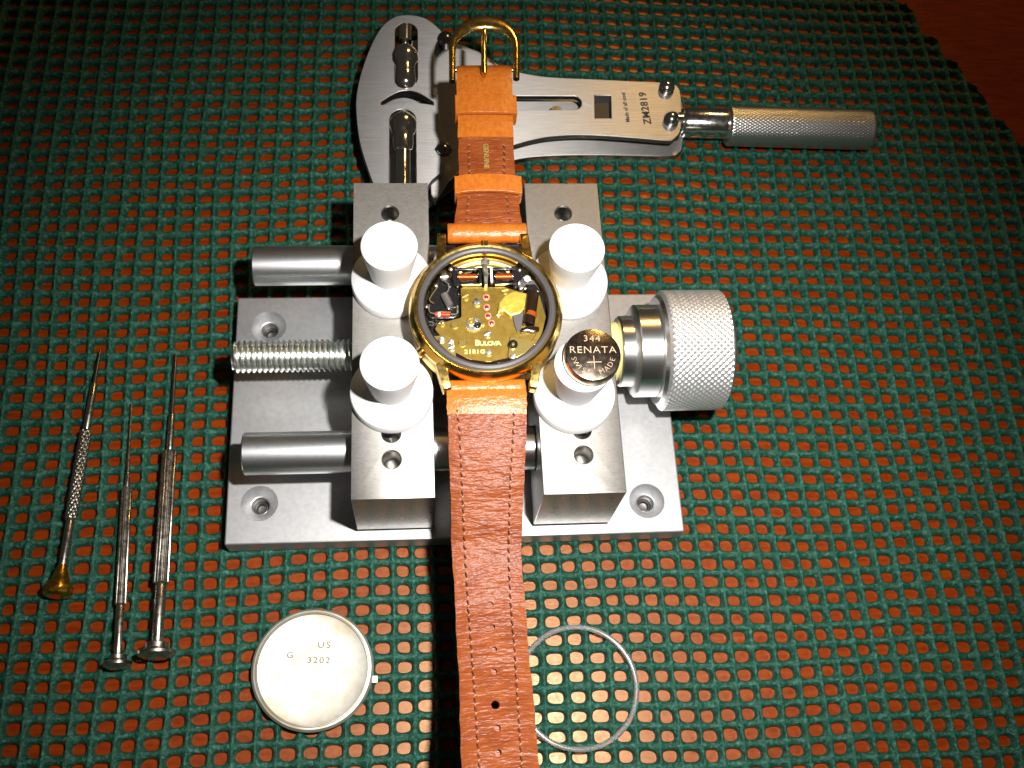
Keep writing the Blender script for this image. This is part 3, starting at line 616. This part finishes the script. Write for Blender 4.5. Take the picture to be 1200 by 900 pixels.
# ---------------------------------------------------------------- button cell
bz = 4.955; bc = at(695,415,5.31); bc.z = bz
bat = thing('button_cell', bc, 'round button battery resting on the front right white pin', 'battery')
bo = MB().lathe([(.50,0),(.50,.03),(.50,.03),(.555,.05),(.58,.08),(.58,.32),(.565,.35),(.54,.36),(.54,.36)],bc,(0,0,1),72).build('cell_can','battop',None,bc); reparent(bo,bat)
tz = bz+.362
tx = MB(); A = math.radians(-1)
put_text(tx,'344',.19,(bc.x-.0,bc.y+.345,tz),A,1.15,ext=.002,bold=-.002,spacing=1.15)
reparent(tx.build('engraved_marking','batmark',None,bc), bat); tx = MB()
put_text(tx,'RENATA',.215,(bc.x+.0,bc.y+.09,tz),A,1.1,ext=.002,bold=-.002,spacing=1.12)
reparent(tx.build('engraved_marking','batmark',None,bc), bat); tx = MB()
tx.box((bc.x-.13,bc.y-.185,tz-.002),(bc.x+.16,bc.y-.17,tz+.003)); tx.box((bc.x-.0,bc.y-.33,tz-.002),(bc.x+.015,bc.y-.04,tz+.003))
reparent(tx.build('engraved_marking','batmark',None,bc), bat)
for word,a0,a1 in (('SWISS',197,257),('MADE',291,342)):
    tx = MB()
    for i,ch in enumerate(word):
        a = math.radians((193,210,225,238,253)[i] if word=='SWISS' else a0+(a1-a0)*i/(len(word)-1)); put_text(tx,ch,.155,(bc.x+.415*math.cos(a),bc.y+.415*math.sin(a),tz),a+math.pi/2,1,ext=.002,bold=-.0035)
    reparent(tx.build('engraved_marking','batmark',None,bc), bat)

# ---------------------------------------------------------------- case back
cb = at(366.5,784.5,.1); cb.z = 0.0
back = thing('case_back', cb, 'round silvery watch case back lying inside up on the mat', 'case back')
rb = (at(438.5,784,.2)-at(295,784,.2)).length/2
reparent(MB().lathe([(rb-.06,0),(rb,.05),(rb,.05),(rb,.13),(rb-.05,.19),(rb-.05,.19),(rb-.12,.20),(rb-.12,.20),(rb-.135,.14),(rb-.22,.12),(rb-.5,.09),(0,.075)],cb,(0,0,1),110).build('back_plate','back',None,cb), back)
reparent(MB().ring([(rb-.13,.18),(rb-.105,.205),(rb-.09,.202),(rb-.10,.16)],cb,n=110).build('sealing_step','backmark',None,cb), back)
t_ = at(440,796,.08); reparent(MB().box((t_.x-.08,t_.y-.08,.04),(t_.x+.05,t_.y+.08,.1)).build('opening_tab','back',None,t_,bevel=.01), back)
tx=MB()
for s,px,py,sz in (('G',340,768,.19),('3202',373.5,774,.19),('US',380,756,.2)):
    tx=MB(); p=at(px,py,.09); put_text(tx,s,sz,(p.x,p.y,.1),-.05,1.15,ext=.006,spacing=1.25)
    reparent(tx.build('engraved_number','backmark',None,cb), back)

# ---------------------------------------------------------------- crystal ring
cr = at(677.5,805,.1); rr = (at(749.5,805,.1)-at(605,805,.1)).length/2
o = MB().ring([(rr-.06+.06*math.cos(2*math.pi*k/14),.06+.05*math.sin(2*math.pi*k/14)) for k in range(14)],(cr.x,cr.y,.02),n=110).build('crystal_ring','clear',None,(cr.x,cr.y,0.02))
tag(o,'clear transparent ring lying on the mat beside the strap','plastic ring')

# ---------------------------------------------------------------- screwdrivers
def driver(label, segs, zc0, zc1, cap, group='small screwdrivers on the mat'):
    """segs: (part, px0,py0,px1,py1, r0, r1, material, ribs)"""
    p0 = at(segs[0][1],segs[0][2],zc0); end = at(segs[-1][3],segs[-1][4],zc1); ax = (end-p0).normalized()
    t = thing('screwdriver', p0, label, 'screwdriver', group)
    Lt = (end-p0).length; 
    def h(px,py):
        best=0; 
        q = at(px,py,(zc0+zc1)/2); return max(0,(q-p0).dot(ax))
    for (nm,x0,y0,x1,y1,r0,r1,m,rib) in segs:
        a = h(x0,y0); b = h(x1,y1)
        if nm=='knurled_handle':
            P=[]; n=96; NX=80; u=Vector((0,0,1)); u=(u-ax*u.dot(ax)).normalized(); v=ax.cross(u)
            for i in range(NX+1):
                x=a+(b-a)*i/NX; row=[]
                for k in range(n):
                    uu=k/n*24; vv=(x-a)/.085; A_=abs(((uu*.5+vv*.5)%1)*2-1); B_=abs(((uu*.5-vv*.5)%1)*2-1); e=min(1,min(x-a,b-x)/.05)
                    r=r0-.03*(1-e)+.02*(1-max(A_,B_))*e; th_=2*math.pi*k/n; row.append(p0+ax*x+(u*math.cos(th_)+v*math.sin(th_))*r)
                P.append(row)
            g=MB().grid(P); g.add(P[0],[tuple(range(n))]); g.add(P[-1],[tuple(range(n))]); o=g.build(nm,m,None,p0+ax*a)
        elif rib:
            g=MB().lathe([(r0-.03,a),(r0,a+.03),(r0,a+.03),(r1,b-.03),(r1,b-.03),(r1-.03,b)],p0,ax,rib*4,rmod=lambda k,n:1.0 if k%4<2 else .9); o=g.build(nm,m,None,p0+ax*a)
        elif nm=='blade':
            g=MB().lathe([(r0,a),(r1,b-.12),(r1*.7,b)],p0,ax,12); o=g.build(nm,m,None,p0+ax*a)
        else:
            g=MB().lathe([(r0*.9,a),(r0,a+.02),(r0,a+.02),(r1,b-.02),(r1,b-.02),(r1*.9,b)],p0,ax,28); o=g.build(nm,m,None,p0+ax*a)
        reparent(o,t)
    o=MB().lathe(cap[0],p0,ax,cap[2]).build('swivel_cap',cap[1],None,p0); reparent(o,t)
driver('slim screwdriver with a brass cap and cross knurled handle, leftmost of three',
  [('shaft',69,688,83,611,.085,.095,'nickel',0),('knurled_handle',83,611,103.5,503,.125,.12,'nickel',0),('ferrule',103.5,503,112,448,.085,.08,'nickel',0),('blade',112,448,118,408,.045,.03,'blade',0)],
  .36,.16,([(0.0,-.22),(.25,-.22),(.33,-.16),(.33,-.16),(.33,-.02),(.33,-.02),(.22,.14),(.13,.42),(.11,.5)],'brass',10))
driver('thin ribbed screwdriver in the middle with a long needle shaft',
  [('shaft',137.5,778,141,710,.09,.09,'nickel',0),('ribbed_handle',141,710,145.5,571,.13,.125,'nickel',14),('neck',145.5,571,147,553,.06,.04,'nickel',0),('blade',147,553,154.5,470,.035,.018,'nickel',0)],
  .32,.14,([(0.0,-.1),(.2,-.1),(.31,-.03),(.31,-.03),(.31,.03),(.31,.03),(.2,.1),(.2,.18),(.09,.22)],'nickel',12))
driver('thickest ribbed screwdriver with a wide steel cap, nearest the case back',
  [('shaft',183.5,765,189,685,.125,.125,'nickel',0),('ribbed_handle',189,685,198,528,.18,.17,'nickel',16),('ferrule',198,528,201,484,.08,.07,'nickel',0),('blade',201,484,206.5,412,.045,.035,'blade',0)],
  .42,.2,([(0.0,-.12),(.27,-.12),(.42,-.04),(.42,-.04),(.42,.02),(.42,.02),(.27,.1),(.27,.2),(.13,.26)],'nickel',12))

S.render.engine = 'CYCLES'
